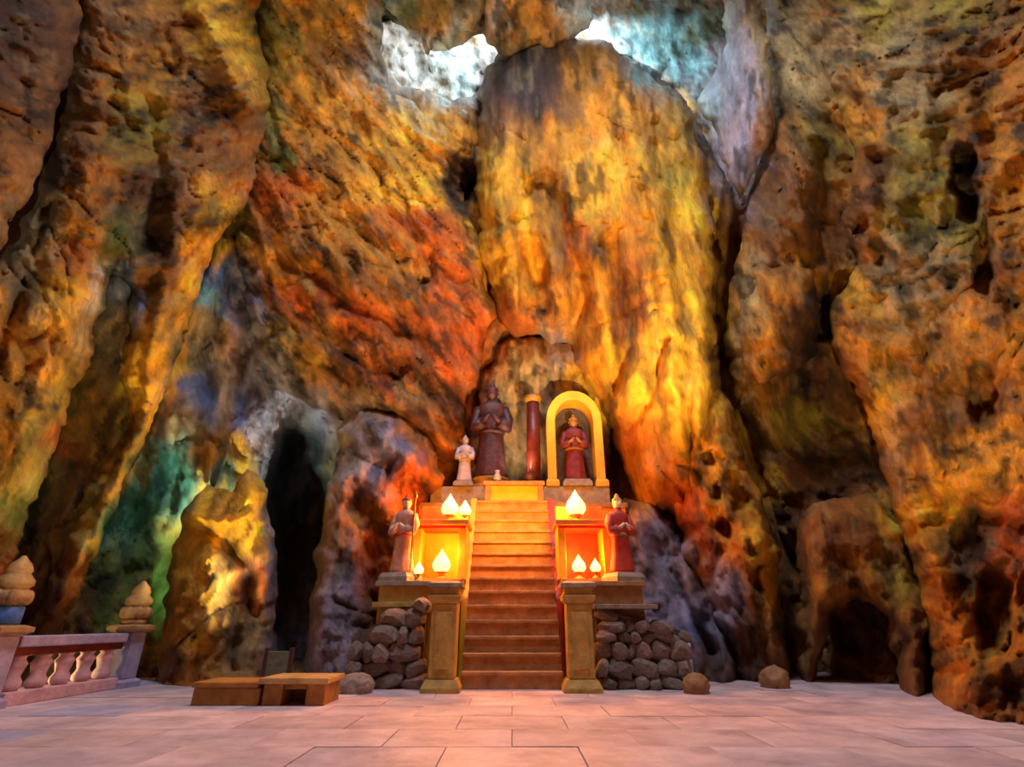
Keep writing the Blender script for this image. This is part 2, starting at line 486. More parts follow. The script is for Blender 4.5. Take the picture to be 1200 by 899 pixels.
# ------------------------------------------------------------------ rock builder
def rock(name, poly, ctrl, T=2.0, edge=60, step=3.0, amp=1.0, flow=(0, 0, 1), stretch=3.0, holes=(), lines=(), openings=(), seed=0,
         warp=9.0, freq=1.0, label=None, cat=None, kind=None):
    """A body of rock: outline seen from the hall, set at its own distance, rounded back by T metres at its rim."""
    P0 = np.array(poly, float)
    x0, y0 = P0.min(0) - 14
    x1, y1 = P0.max(0) + 14
    x0, x1, y0, y1 = max(x0, -320), min(x1, 1520), max(y0, -270), min(y1, 905)
    gx, gy = np.arange(x0, x1, step), np.arange(y0, y1, step)
    PX, PY = np.meshgrid(gx, gy)
    shp = PX.shape
    pp = np.stack([PX.ravel() / 26, PY.ravel() / 26, np.full(PX.size, seed * 3.7)], -1)
    wx = warp * fbm(pp, 3, 11 + seed).reshape(shp)
    wy = warp * fbm(pp + 50, 3, 12 + seed).reshape(shp)
    d = poly_sdf(PX + wx, PY + wy, poly)
    for op in openings:
        d = np.minimum(d, -poly_sdf(PX + wx, PY + wy, op))
    gy_, gx_ = np.gradient(d, step)
    g2 = np.clip(gx_ ** 2 + gy_ ** 2, .25, 4)
    lim = -1.5 * step
    near = (d < 0) & (d > lim)
    PX = np.where(near, PX - d * gx_ / g2, PX)
    PY = np.where(near, PY - d * gy_ / g2, PY)
    keep = d > lim
    d = np.maximum(d, 0)
    px, py = PX.ravel(), PY.ravel()
    Y = rbf(ctrl)(px, py)
    s = np.clip(d.ravel() / edge, 0, 1)
    back = T * (1 - np.sqrt(np.clip(1 - (1 - s) ** 2, 0, 1)))
    B = at(px, py, Y)
    # relief of the rock, measured in metres of the place
    fl = np.array(flow, float)
    fl /= np.linalg.norm(fl)
    along = (B @ fl)[:, None] * fl
    Q = (B - along + along / stretch) * freq
    r1 = fbm(Q * .42 + seed, 3, 21 + seed, ridged=True)
    r2 = fbm(Q * 1.15 + 5 + seed, 4, 25 + seed, ridged=True, gain=.55)
    r4 = fbm((B - along + along / (stretch * 1.8)) * freq * 3.0 + 15 + seed, 3, 27 + seed, ridged=True, gain=.6)
    r3 = fbm(B * 2.4 * freq + 9, 5, 29 + seed, gain=.68)
    crack = vnoise(Q * .9 + 2 * fbm(B * .5, 2, 33)[:, None], 35 + seed)
    disp = amp * (.62 * r1 + .50 * r2 - .15 * r4 + .13 * r3 - .22 * np.exp(-(crack / .13) ** 2))
    for (pts, w, h) in lines:
        wob = 1 + .45 * fbm(B * 1.3, 3, 43)
        disp = disp + h * np.exp(-(line_dist(px + wx.ravel() * .8, py + wy.ravel() * .8, pts) / (w * wob)) ** 2)
    for (hx, hy, rx, ry, dep) in holes:
        q = np.hypot((px + wx.ravel() * 1.3 - hx) / rx, (py + wy.ravel() * 1.3 - hy) / ry)
        disp = disp - dep * smooth(1.12, .72, q)
    rd = rays(px, py)
    t = Y / rd[:, 1]
    ln = np.linalg.norm(rd, axis=1)
    t = t + (back - disp) / ln
    t = np.maximum(t, 2.0 / ln)
    V = rd * t[:, None]
    V[:, 2] += EYE
    # small sideways roughness so that faces do not all look one way
    for ax in range(3):
        V[:, ax] += .035 * fbm(B * 3.1 + 13 * ax, 2, 55 + ax)
    C = rock_tint(px, py, B, Q)
    K = keep
    idx = np.arange(px.size).reshape(shp)
    f = K[:-1, :-1] & K[1:, :-1] & K[:-1, 1:] & K[1:, 1:]
    quads = np.stack([idx[:-1, :-1][f], idx[1:, :-1][f], idx[1:, 1:][f], idx[:-1, 1:][f]], -1)
    low = V[quads, 2].max(1) > -0.25
    quads = quads[low]
    used = np.unique(quads)
    remap = np.full(px.size, -1)
    remap[used] = np.arange(used.size)
    quads = remap[quads]
    V, C = V[used], C[used]
    me = bpy.data.meshes.new(name)
    me.vertices.add(len(V))
    me.vertices.foreach_set('co', V.astype(np.float32).ravel())
    me.loops.add(quads.size)
    me.loops.foreach_set('vertex_index', quads.astype(np.int32).ravel())
    me.polygons.add(len(quads))
    me.polygons.foreach_set('loop_start', np.arange(0, quads.size, 4, dtype=np.int32))
    me.polygons.foreach_set('loop_total', np.full(len(quads), 4, dtype=np.int32))
    me.polygons.foreach_set('use_smooth', np.ones(len(quads), bool))
    ca = me.color_attributes.new('rock_tint', 'FLOAT_COLOR', 'POINT')
    ca.data.foreach_set('color', np.c_[C, np.ones(len(C))].astype(np.float32).ravel())
    me.update(calc_edges=True)
    me.validate()
    o = link_mesh(name, me, M_ROCK)
    return tag(o, label, cat, None, kind)


# ================================================================== THE CAVE
OPEN_A = [(443, 15), (475, 35), (500, 62), (540, 58), (560, 40), (585, 40), (578, 95), (556, 112), (530, 116), (500, 106), (470, 98), (447, 72)]
OPEN_B = [(650, -40), (900, -40), (905, 60), (893, 150), (872, 228), (850, 215), (830, 170), (800, 110), (750, 74), (700, 48), (662, 30)]
rock('wall_back', [(-320, -270), (1520, -270), (1520, 905), (-320, 905)],
     [(0, 300, 13), (0, 800, 11.5), (200, 790, 11.5), (200, 500, 12.5), (300, 600, 14), (600, 450, 15), (600, 700, 15), (850, 400, 15), (1200, 400, 12),
      (1200, 800, 11), (600, -100, 13), (150, 0, 11.5), (1000, 0, 12.5)], step=4, T=1.2, edge=24, amp=1.0, openings=[OPEN_A, OPEN_B],
     holes=[(352, 650, 40, 170, 6), (856, 340, 18, 140, 4), (540, 210, 20, 32, 2)], seed=1,
     lines=[([(150, 560), (215, 400), (262, 290)], 14, .7), ([(175, 590), (190, 480)], 10, .5), ([(215, 600), (225, 470)], 12, .6), ([(250, 560), (270, 380)], 16, .8)],
     label='far rock wall of the cave with green and blue tints and grey limestone', kind='structure')
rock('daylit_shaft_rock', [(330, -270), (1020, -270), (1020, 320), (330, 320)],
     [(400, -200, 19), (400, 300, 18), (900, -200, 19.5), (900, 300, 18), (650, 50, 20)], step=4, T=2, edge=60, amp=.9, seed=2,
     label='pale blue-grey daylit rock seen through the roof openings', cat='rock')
rock('rock_overhang', [(300, -270), (448, -270), (447, 60), (460, 108), (500, 126), (555, 122), (552, 180), (548, 240), (565, 300), (580, 370), (566, 420), (552, 470),
                       (545, 535), (520, 545), (470, 515), (400, 492), (335, 470), (297, 430), (286, 330), (272, 250), (300, 120)],
     [(300, 100, 11.2), (520, 130, 13), (420, 300, 11.6), (300, 420, 12.2), (540, 520, 12.8), (400, -200, 9.5), (560, 300, 12.8)],
     T=1.8, edge=55, amp=.9, flow=(-.55, 0, .83), stretch=3.2, seed=3, freq=1.5, holes=[(540, 212, 19, 30, 1.6), (497, 320, 16, 22, .8), (465, 430, 14, 14, .6)],
     lines=[([(325, 190), (400, 260), (470, 300)], 9, -.5), ([(330, 300), (400, 350), (480, 390)], 9, -.6), ([(420, 140), (450, 250), (540, 330)], 8, -.5),
            ([(360, 400), (430, 440), (520, 520)], 9, .5)],
     label='rust-brown broken overhang hanging above the dark crevice', cat='rock')
rock('flowstone_dome', [(560, 130), (572, 75), (610, 52), (660, 42), (715, 52), (765, 92), (808, 130), (828, 210), (838, 320), (842, 430), (850, 520), (846, 600), (800, 612),
                        (742, 596), (728, 530), (702, 480), (684, 440), (668, 404), (628, 398), (598, 396), (577, 366), (562, 300), (556, 200)],
     [(600, 100, 11.8), (700, 60, 11.6), (820, 200, 11.8), (700, 300, 11.2), (570, 300, 12.2), (620, 390, 12.8), (780, 450, 11.0), (800, 600, 11.4), (720, 500, 12.2)],
     T=2.6, edge=62, amp=.62, flow=(0, 0, 1), stretch=5, seed=4,
     holes=[(630, 330, 20, 50, .7)],
     lines=[([(735, 150), (768, 230), (782, 350), (790, 470)], 14, .8), ([(585, 200), (600, 290), (605, 370)], 18, .5), ([(640, 215), (668, 290), (680, 350), (672, 400)], 13, -1.1), ([(622, 215), (612, 260), (630, 330)], 8, -.6),
            ([(718, 280), (738, 390), (722, 450)], 10, -.9), ([(800, 150), (822, 260), (826, 400), (822, 500)], 12, .4), ([(700, 60), (760, 120), (800, 170)], 14, .5),
            ([(770, 140), (790, 165), (810, 150)], 6, -.5), ([(806, 460), (812, 520), (820, 570)], 6, -.6), ([(740, 500), (770, 440), (780, 400)], 7, -.4)],
     label='tall golden yellow flowstone dome rising over the shrine', cat='rock')
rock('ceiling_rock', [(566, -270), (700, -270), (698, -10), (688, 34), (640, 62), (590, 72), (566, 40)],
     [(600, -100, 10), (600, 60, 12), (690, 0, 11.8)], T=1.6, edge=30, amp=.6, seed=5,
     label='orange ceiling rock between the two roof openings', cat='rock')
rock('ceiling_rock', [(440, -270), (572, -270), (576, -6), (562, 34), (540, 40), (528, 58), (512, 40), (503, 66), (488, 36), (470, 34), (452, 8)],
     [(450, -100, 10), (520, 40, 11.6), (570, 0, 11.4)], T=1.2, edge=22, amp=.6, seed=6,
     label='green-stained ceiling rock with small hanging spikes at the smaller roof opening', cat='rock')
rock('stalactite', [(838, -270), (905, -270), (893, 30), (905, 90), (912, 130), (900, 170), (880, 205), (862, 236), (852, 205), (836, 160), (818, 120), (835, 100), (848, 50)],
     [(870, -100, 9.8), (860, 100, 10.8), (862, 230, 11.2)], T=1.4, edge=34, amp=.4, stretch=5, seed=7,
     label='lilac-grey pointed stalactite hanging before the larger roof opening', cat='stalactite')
rock('rock_massif', [(893, -270), (1520, -270), (1520, 905), (978, 905), (962, 770), (930, 660), (895, 560), (866, 480), (848, 400), (858, 330), (874, 250), (888, 190), (905, 132), (897, 60)],
     [(900, 650, 11.2), (975, 805, 10.6), (1100, 833, 9.4), (1200, 852, 8.3), (1350, 890, 6.8), (1200, 400, 8.6), (1200, 0, 8.0), (900, 100, 10.2), (900, 230, 10.2), (900, 400, 11.2),
      (960, 480, 12.4), (1050, 400, 11), (1000, 760, 11.6), (1400, 300, 6.2), (1050, -150, 8.4)], T=2.8, edge=70, amp=.8, flow=(-.25, 0, 1), stretch=3.4, seed=8, freq=1.3,
     holes=[(935, 720, 18, 90, 1.0), (970, 370, 14, 30, .9)],
     lines=[([(940, 140), (925, 220), (905, 300)], 26, .6), ([(965, 180), (955, 300)], 9, -.6), ([(905, 520), (1040, 545)], 14, -.5)],
     label='dark brown rock massif with a deep hollow behind the diagonal slab', cat='rock')
rock('rock_slab', [(975, -270), (1520, -270), (1520, 905), (1082, 905), (1092, 800), (1086, 720), (1062, 640), (1036, 560), (1022, 500), (1000, 452), (972, 405), (980, 350), (1005, 310), (985, 250),
                   (1000, 180), (985, 120), (962, 60), (958, -100)],
     [(1100, 833, 7.5), (1200, 852, 6.4), (1350, 890, 4.9), (1030, 520, 9.2), (1090, 700, 8.2), (1200, 400, 6.8), (1200, 0, 6.4), (980, 60, 8.8), (990, 360, 9.4), (1080, 350, 8.2), (1400, 300, 4.7)],
     T=2.0, edge=55, amp=.75, flow=(-.42, 0, .9), stretch=5.0, seed=15, freq=1.5,
     holes=[(1132, 215, 18, 48, 1.4), (1155, 300, 12, 50, .7), (1150, 460, 20, 40, .7), (1165, 720, 24, 60, .8), (1135, 640, 20, 34, .7), (1010, 268, 9, 9, .5), (1050, 268, 9, 9, .4)],
     lines=[([(992, 350), (1012, 430), (1038, 510), (1066, 600), (1100, 680)], 18, .55), ([(1070, 620), (1120, 600), (1200, 620)], 10, -.5), ([(1100, 110), (1150, 90), (1165, 190)], 12, -.6),
            ([(1140, 250), (1165, 330), (1190, 360)], 10, -.5), ([(1040, 300), (1090, 420), (1130, 540)], 8, -.4), ([(1080, 640), (1110, 720), (1150, 800)], 16, .5),
            ([(1010, 120), (1040, 220), (1030, 310)], 9, -.5), ([(1060, 480), (1095, 560), (1110, 600)], 14, .4)],
     label='bright ochre diagonal rock slab beside the paved floor', cat='rock')
rock('rounded_rock', [(868, 425), (872, 350), (890, 312), (925, 296), (955, 315), (966, 360), (955, 412), (930, 442), (895, 450)],
     [(880, 330, 10.2), (950, 330, 10.0), (920, 440, 10.4)], T=1.2, edge=34, amp=.45, seed=16, freq=1.6, stretch=2.0,
     label='rounded ochre rock bulging above the deep hollow', cat='rock')
rock('rock_arch', [(936, 600), (985, 578), (1036, 584), (1062, 640), (1086, 715), (1098, 905), (1056, 905), (1050, 770), (1030, 712), (1002, 698), (974, 718), (962, 775), (958, 905), (942, 905), (938, 700)],
     [(945, 620, 10.2), (1050, 610, 9.6), (1075, 800, 8.6), (950, 800, 10.2)], T=1.3, edge=30, amp=.5, seed=17, freq=1.5,
     label='brown natural rock arch over a low dark hollow at the floor', cat='rock')
rock('pale_niche_rock', [(560, 470), (582, 404), (620, 392), (668, 400), (705, 445), (720, 520), (700, 600), (560, 600)],
     [(580, 420, 14.0), (700, 450, 13.9), (640, 580, 14.5), (560, 580, 14.4)], T=.9, edge=40, amp=.45, seed=18, freq=1.8,
     label='pale tan rock lining the niche behind the shrine statues', cat='rock')
rock('honeycombed_rock', [(788, 565), (800, 505), (836, 445), (860, 480), (880, 560), (908, 620), (918, 720), (932, 905), (868, 905), (852, 770), (818, 690), (796, 640)],
     [(800, 560, 11.2), (850, 460, 11), (880, 620, 10.5), (920, 800, 10), (850, 750, 10.4)], T=1.8, edge=38, amp=.6, seed=9, freq=1.7,
     holes=[(872, 545, 8, 9, .6), (848, 620, 8, 17, .7), (828, 540, 7, 12, .5), (868, 585, 9, 12, .5), (840, 580, 6, 10, .5), (890, 680, 7, 20, .5), (875, 640, 6, 8, .4)],
     label='golden rock riddled with small holes between the shrine and the massif', cat='rock')
rock('grey_rock_slope', [(716, 600), (735, 585), (775, 590), (806, 640), (842, 700), (880, 800), (900, 905), (690, 905), (716, 760)],
     [(740, 600, 12), (800, 650, 11.3), (870, 780, 10.6), (720, 790, 10.8), (780, 720, 11)], T=1.6, edge=40, amp=.6, seed=10, freq=1.4,
     lines=[([(770, 640), (830, 760)], 10, -.5), ([(840, 690), (850, 800)], 9, .4)],
     label='dull grey-lilac rock slope behind the rubble wall', cat='rock')
rock('rock_pillar', [(394, 505), (420, 474), (468, 488), (505, 520), (520, 560), (492, 600), (488, 660), (470, 700), (452, 740), (440, 905), (350, 905), (362, 720), (376, 620), (386, 560)],
     [(420, 480, 11.6), (500, 540, 11.4), (400, 620, 10.7), (360, 800, 10), (430, 800, 9.9), (460, 680, 10.8)], T=1.9, edge=45, amp=.62, seed=11, freq=1.3, stretch=2.2,
     lines=[([(425, 590), (440, 640), (435, 700)], 18, -.4), ([(400, 560), (390, 650), (372, 760)], 12, .4), ([(440, 500), (490, 545)], 12, .5)],
     label='grey and orange rock pillar beside the dark crevice', cat='rock')
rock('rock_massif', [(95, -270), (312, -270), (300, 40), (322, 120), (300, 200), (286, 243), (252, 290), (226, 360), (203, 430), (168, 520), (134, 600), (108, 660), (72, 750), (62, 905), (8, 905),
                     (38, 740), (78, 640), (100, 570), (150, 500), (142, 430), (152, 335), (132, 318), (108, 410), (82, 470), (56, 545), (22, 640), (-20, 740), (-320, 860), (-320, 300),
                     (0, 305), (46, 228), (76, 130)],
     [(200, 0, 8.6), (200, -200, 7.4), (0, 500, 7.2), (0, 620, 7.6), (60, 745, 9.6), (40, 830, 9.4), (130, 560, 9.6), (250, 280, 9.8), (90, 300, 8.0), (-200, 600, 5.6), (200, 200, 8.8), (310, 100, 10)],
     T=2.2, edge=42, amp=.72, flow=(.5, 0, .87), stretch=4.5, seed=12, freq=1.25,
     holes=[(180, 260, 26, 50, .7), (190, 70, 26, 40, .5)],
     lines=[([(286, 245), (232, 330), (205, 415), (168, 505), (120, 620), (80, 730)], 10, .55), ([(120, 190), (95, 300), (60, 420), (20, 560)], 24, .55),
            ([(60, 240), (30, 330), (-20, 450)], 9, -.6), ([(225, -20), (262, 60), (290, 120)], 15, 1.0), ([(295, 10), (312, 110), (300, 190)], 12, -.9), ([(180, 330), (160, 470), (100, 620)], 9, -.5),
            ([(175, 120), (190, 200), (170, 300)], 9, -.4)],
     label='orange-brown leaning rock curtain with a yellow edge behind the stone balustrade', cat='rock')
rock('rock_massif', [(-320, -270), (96, -270), (92, 20), (79, 90), (59, 170), (38, 226), (-10, 305), (-320, 460)],
     [(60, 60, 6.6), (-200, 200, 4.4), (0, 250, 6.0), (0, -200, 5.2)], T=1.6, edge=40, amp=.5, flow=(.4, 0, .9), stretch=4, seed=13, freq=1.3,
     label='dark brown smooth rock bulge high above the balustrade', cat='rock')
rock('stalagmite', [(180, 905), (190, 720), (200, 655), (214, 604), (243, 572), (268, 578), (290, 546), (314, 578), (326, 640), (320, 720), (312, 790), (314, 905)],
     [(240, 580, 10.8), (300, 560, 10.9), (200, 700, 10.4), (250, 780, 9.8), (310, 780, 10)], T=1.5, edge=42, amp=.5, stretch=3, seed=14, freq=1.6,
     lines=[([(222, 625), (262, 628), (285, 660), (296, 720)], 8, -.5), ([(250, 660), (240, 740)], 14, .4), ([(283, 680), (270, 780)], 9, -.3), ([(215, 600), (262, 610)], 10, .35)],
     label='lumpy yellow and pinkish stalagmite mound behind the low bench', cat='stalagmite')


# rough shell of the hall behind and above the viewer, open to daylight at the crown
def hall_shell():
    na, ne = 90, 46
    az = np.radians(np.linspace(180, 360, na))
    el = np.radians(np.linspace(-2, 81, ne))
    A, E = np.meshgrid(az, el)
    P = np.stack([11.5 * np.cos(A) * np.cos(E), 4.0 + 11 * np.sin(A) * np.cos(E), 19 * np.sin(E)], -1).reshape(-1, 3)
    P *= (1 + .10 * fbm(P * .35, 4, 77))[:, None]
    idx = np.arange(na * ne).reshape(ne, na)
    q = np.stack([idx[:-1, :-1], idx[:-1, 1:], idx[1:, 1:], idx[1:, :-1]], -1).reshape(-1, 4)
    me = bpy.data.meshes.new('wall_rear')
    me.from_pydata(P.tolist(), [], q.tolist())
    me.polygons.foreach_set('use_smooth', [True] * len(me.polygons))
    ca = me.color_attributes.new('rock_tint', 'FLOAT_COLOR', 'POINT')
    c = STONE['brown'] * .6 + STONE['ochre'] * .4
    ca.data.foreach_set('color', np.tile(np.r_[c, 1], len(P)).astype(np.float32))
    o = link_mesh('wall_rear', me, M_ROCK)
    tag(o, 'brown rock wall of the hall facing the shrine', None, None, 'structure')


hall_shell()


def rough_slab(name, org, u, v, nu, nv, label):
    """outer rock that closes the hall behind the massifs"""
    A, B = np.meshgrid(np.linspace(0, 1, nu), np.linspace(0, 1, nv))
    P = np.array(org) + A.reshape(-1, 1) * np.array(u) + B.reshape(-1, 1) * np.array(v)
    nrm = np.cross(u, v)
    nrm = nrm / np.linalg.norm(nrm)
    P = P + nrm * (.7 * fbm(P * .5, 4, 88))[:, None]
    idx = np.arange(nu * nv).reshape(nv, nu)
    q = np.stack([idx[:-1, :-1], idx[:-1, 1:], idx[1:, 1:], idx[1:, :-1]], -1).reshape(-1, 4)
    me = bpy.data.meshes.new(name)
    me.from_pydata(P.tolist(), [], q.tolist())
    me.polygons.foreach_set('use_smooth', [True] * len(me.polygons))
    ca = me.color_attributes.new('rock_tint', 'FLOAT_COLOR', 'POINT')
    ca.data.foreach_set('color', np.tile(np.r_[STONE['brown'], 1], len(P)).astype(np.float32))
    tag(link_mesh(name, me, M_ROCK), label, None, None, 'structure')


rough_slab('wall_left', (-13, 3, -.2), (0, 13, 0), (0, 0, 25), 30, 50, 'brown outer rock wall behind the leaning rock curtain')
rough_slab('wall_right', (13, 3, -.2), (0, 13, 0), (0, 0, 25), 30, 50, 'brown outer rock wall behind the ochre-brown massif')
rough_slab('ceiling', (-13.5, 2, 23.5), (9.5, 0, 0), (0, 9.5, 0), 24, 30, 'rough rock ceiling over the leaning rock curtain')
rough_slab('ceiling', (-4.5, 6.5, 22.8), (11, 0, 0), (0, 4.9, 0), 24, 16, 'rough rock ceiling between the roof opening and the flowstone dome')
rough_slab('ceiling', (13.5, 2, 23.5), (-7.5, 0, 0), (0, 9.5, 0), 24, 30, 'rough rock ceiling over the ochre-brown massif')


# ------------------------------------------------------------------ floor with paving slabs
def floor():
    bm = bmesh.new()
    bm_box(bm, -13, 13, -7, 17, -.35, -.009)
    f = from_bm('floor', bm, M['joint'])
    tag(f, 'pinkish-grey paved stone floor of the cave hall', None, None, 'structure')
    rnd = random.Random(5)
    meshes = []
    sx, sy = 1.1, .8
    for v in range(6):
        bm = bmesh.new()
        bm_box(bm, -sx / 2 + .004, sx / 2 - .004, -sy / 2 + .004, sy / 2 - .004, -.05, 0, .005)
        me = bpy.data.meshes.new('paving_slab')
        bm.to_mesh(me)
        bm.free()
        me.materials.append([M['slab'], M['slab2'], M['slab'], M['slab2'], M['slab_daylit'], M['slab2']][v])
        meshes.append(me)
    for j in range(10):
        y = 3.3 + j * sy
        n = 9 if j < 4 else 11
        for i in range(-n, n + 1):
            x = (i + (.5 if j % 2 else 0)) * sx
            if abs(x) > 3.2 + y * 1.0:
                continue
            pool = [0, 1, 2, 3, 5] if x > -4.5 else [4, 4, 0]
            o = bpy.data.objects.new('paving_slab', meshes[rnd.choice(pool)])
            COL.objects.link(o)
            o.parent = f
            o.location = (x, y, rnd.uniform(-.004, .004))
            o.rotation_euler = (rnd.uniform(-.003, .003), rnd.uniform(-.003, .003), 0)


floor()

# ================================================================== SHRINE STAIRS
NST, RISE, TREAD, SY0, SW = 14, .247, .2, 9.42, .80
st = empty('stone_staircase', (0, SY0, 0))
tag(st, 'steep stone staircase climbing to the shrine between two newel posts', 'staircase')
for k in range(NST):
    bm = bmesh.new()
    y0 = k * TREAD
    bm_box(bm, -SW, SW, y0, y0 + (TREAD + .12 if k < NST - 1 else TREAD), max(0, (k - 1) * RISE), (k + 1) * RISE - .05, .008)
    bm_box(bm, -SW - .0, SW + .0, y0 - .035, y0 + TREAD + .02, (k + 1) * RISE - .055, (k + 1) * RISE, .012)
    from_bm('step', bm, M['step'], st)
TOPZ = NST * RISE
TY = SY0 + NST * TREAD


def parapet(x0, x1, mat):
    bm = bmesh.new()
    n = NST
    pr = [(.30, 0.0), (.30, .9)]
    prof = [(1.0, 0), (1.0, 1.36), (NST * TREAD, TOPZ + .10), (NST * TREAD, 0)]
    a = [bm.verts.new((x0, y, z)) for y, z in prof]
    b = [bm.verts.new((x1, y, z)) for y, z in prof]
    bm.faces.new(a)
    bm.faces.new(b[::-1])
    for i in range(4):
        bm.faces.new((a[i], a[(i + 1) % 4], b[(i + 1) % 4], b[i]))
    bmesh.ops.bevel(bm, geom=bm.edges[:], offset=.015, segments=2, affect='EDGES')
    return from_bm('parapet', bm, mat, st)


parapet(-SW - .13, -SW, M['yellow'])
parapet(SW, SW + .13, M['redpaint'])

# landing at the head of the stairs
ld = empty('shrine_landing', (0, TY, 0))
tag(ld, 'raised stone landing at the head of the stairs carrying the shrine', 'platform')
box('platform_core', M['orange'], ld, -2.6, 2.6, .02, 2.1, 0, TOPZ - .12)
box('platform_edge', M['step'], ld, -2.65, 2.65, -.01, 2.12, TOPZ - .12, TOPZ)


# newel posts
def newel(x, label):
    r = empty('newel_post', (x, 9.22, 0))
    tag(r, label, 'post', 'newel posts at the foot of the stairs')
    lathe('plinth', M['newel'], r, [(.29, 0), (.29, .06), (.24, .15), (.23, .17)], square=True)
    box('shaft', M['newel'], r, -.2, .2, -.2, .2, .17, 1.22, .02)
    box('raised_panel', M['newel'], r, -.13, .13, -.222, -.19, .3, 1.1, .012)
    lathe('capital', M['newel'], r, [(.2, 1.22), (.25, 1.27), (.26, 1.33), (.22, 1.37), (.22, 1.46)], square=True)
    lathe('cap_slab', M['grey'], r, [(.28, 1.46), (.28, 1.52), (.2, 1.55)], square=True)


newel(-1.06, 'dull olive-grey stone newel post at the stair foot, on the bench side')
newel(1.05, 'golden-lit stone newel post at the stair foot, on the rubble wall side')

# rubble retaining walls
STONES = []
for v in range(7):
    bm = bmesh.new()
    bmesh.ops.create_icosphere(bm, subdivisions=2, radius=1)
    rr = random.Random(100 + v)
    for vert in bm.verts:
        c = vert.co
        q = max(abs(c.x), abs(c.y), abs(c.z)) ** .55
        c = c / q
        k = 1 + .12 * math.sin(3.1 * c.x + v) * math.cos(2.7 * c.z - v) + rr.uniform(-.06, .06)
        vert.co = c * k
    me = bpy.data.meshes.new('rubble_stone')
    bm.to_mesh(me)
    bm.free()
    me.materials.append(M['rubble'])
    STONES.append(me)


def rubble_wall(x0, x1, top0, top1, y, label, seed, cap=True, big=1.0):
    """stones laid in rough courses against a mortar core; the wall's top runs from top0 to top1"""
    r = empty('rubble_wall', ((x0 + x1) / 2, y, 0))
    tag(r, label, 'wall', 'rubble walls flanking the stairs')
    rnd = random.Random(seed)
    ox = (x0 + x1) / 2
    bm = bmesh.new()
    pr = [(x0, 0), (x1, 0), (x1, top1), (x0, top0)]
    a = [bm.verts.new((x - ox, .10, z)) for x, z in pr]
    b = [bm.verts.new((x - ox, 1.6, z)) for x, z in pr]
    bm.faces.new(a)
    bm.faces.new(b[::-1])
    for i in range(4):
        bm.faces.new((a[i], a[(i + 1) % 4], b[(i + 1) % 4], b[i]))
    from_bm('mortar_core', bm, M['mortar'], r)
    z = 0.0
    while z < max(top0, top1):
        h = rnd.uniform(.14, .26) * big
        x = x0 + rnd.uniform(-.05, .05)
        while x < x1:
            w = rnd.uniform(.14, .42) * big
            xc = x + w / 2
            tz = top0 + (top1 - top0) * (xc - x0) / (x1 - x0)
            if z + h * .6 < tz and xc < x1 + .05:
                o = bpy.data.objects.new('stone', rnd.choice(STONES))
                COL.objects.link(o)
                o.parent = r
                o.location = (xc - ox, .08 + rnd.uniform(-.05, .04), min(z + h / 2, tz - .03))
                o.scale = (w * .56, rnd.uniform(.10, .20) * big, h * .6)
                o.rotation_euler = (rnd.uniform(-.3, .3), rnd.uniform(-.5, .5), rnd.uniform(-.4, .4))
            x += w
        z += h
    if cap:
        box('ledge', M['grey'], r, x0 - ox - .03, x1 - ox - (x1 - x0) * .28, -.1, 1.6, max(top0, top1) - .02, max(top0, top1) + .05)
    return r


rubble_wall(1.38, 2.75, 1.17, .82, 9.42, 'grey rubble stone wall flanking the stairs next to the thin metal post', 3)
rubble_wall(-2.6, -1.42, .72, 1.32, 9.45, 'brown rubble stone wall flanking the stairs next to the rock pillar', 4, cap=False, big=1.15)

# terraces on top of the walls, carrying lamps and guardians
tl = empty('side_terrace', (-1.6, 9.75, 0))
tag(tl, 'mossy stone terrace block over the rubble, on the rock pillar side of the stairs', 'terrace')
box('terrace_body', M['newel'], tl, -.68, .66, 0, 2.2, 0, 1.52)
box('terrace_ledge', M['grey'], tl, -.74, .66, -.06, 2.2, 1.52, 1.6)
box('lower_ledge', M['newel'], tl, -.74, .30, -.14, .1, 1.18, 1.26)
tr = empty('side_terrace', (1.62, 9.75, 0))
tag(tr, 'brown stone terrace block over the rubble, on the metal post side of the stairs', 'terrace')
box('terrace_body', M['step'], tr, -.68, .62, 0, 2.2, 0, 1.52)
box('terrace_ledge', M['finial'], tr, -.72, .66, -.06, 2.2, 1.52, 1.6)


# lamp altars: a niche below, a shelf above
def altar(x, label, back):
    r = empty('lamp_altar', (x, 10.25, 1.6))
    tag(r, label, 'altar', 'lamp altars beside the stairs')
    w = .42
    box('base_slab', M['step'], r, -w - .04, w + .04, -.05, .75, 0, .07)
    box('back_panel', back, r, -w, w, .6, .72, .07, 1.02)
    for s in (-1, 1):
        box('side_pier', M['yellow'], r, s * w - .07, s * w + .07, 0, .7, .07, 1.02)
    box('shelf', M['orange'], r, -w - .12, w + .12, -.1, .8, 1.02, 1.12, .02)
    box('shelf_lip', M['redpaint'], r, -w - .06, w + .06, -.04, .74, .96, 1.02)
    box('upper_back', M['orange'], r, -w - .05, w + .05, .62, .74, 1.12, 1.5)


altar(-1.35, 'yellow two-tier lamp altar on the mossy terrace', M['yellow'])
altar(1.35, 'red-backed two-tier lamp altar on the brown terrace', M['redpaint'])


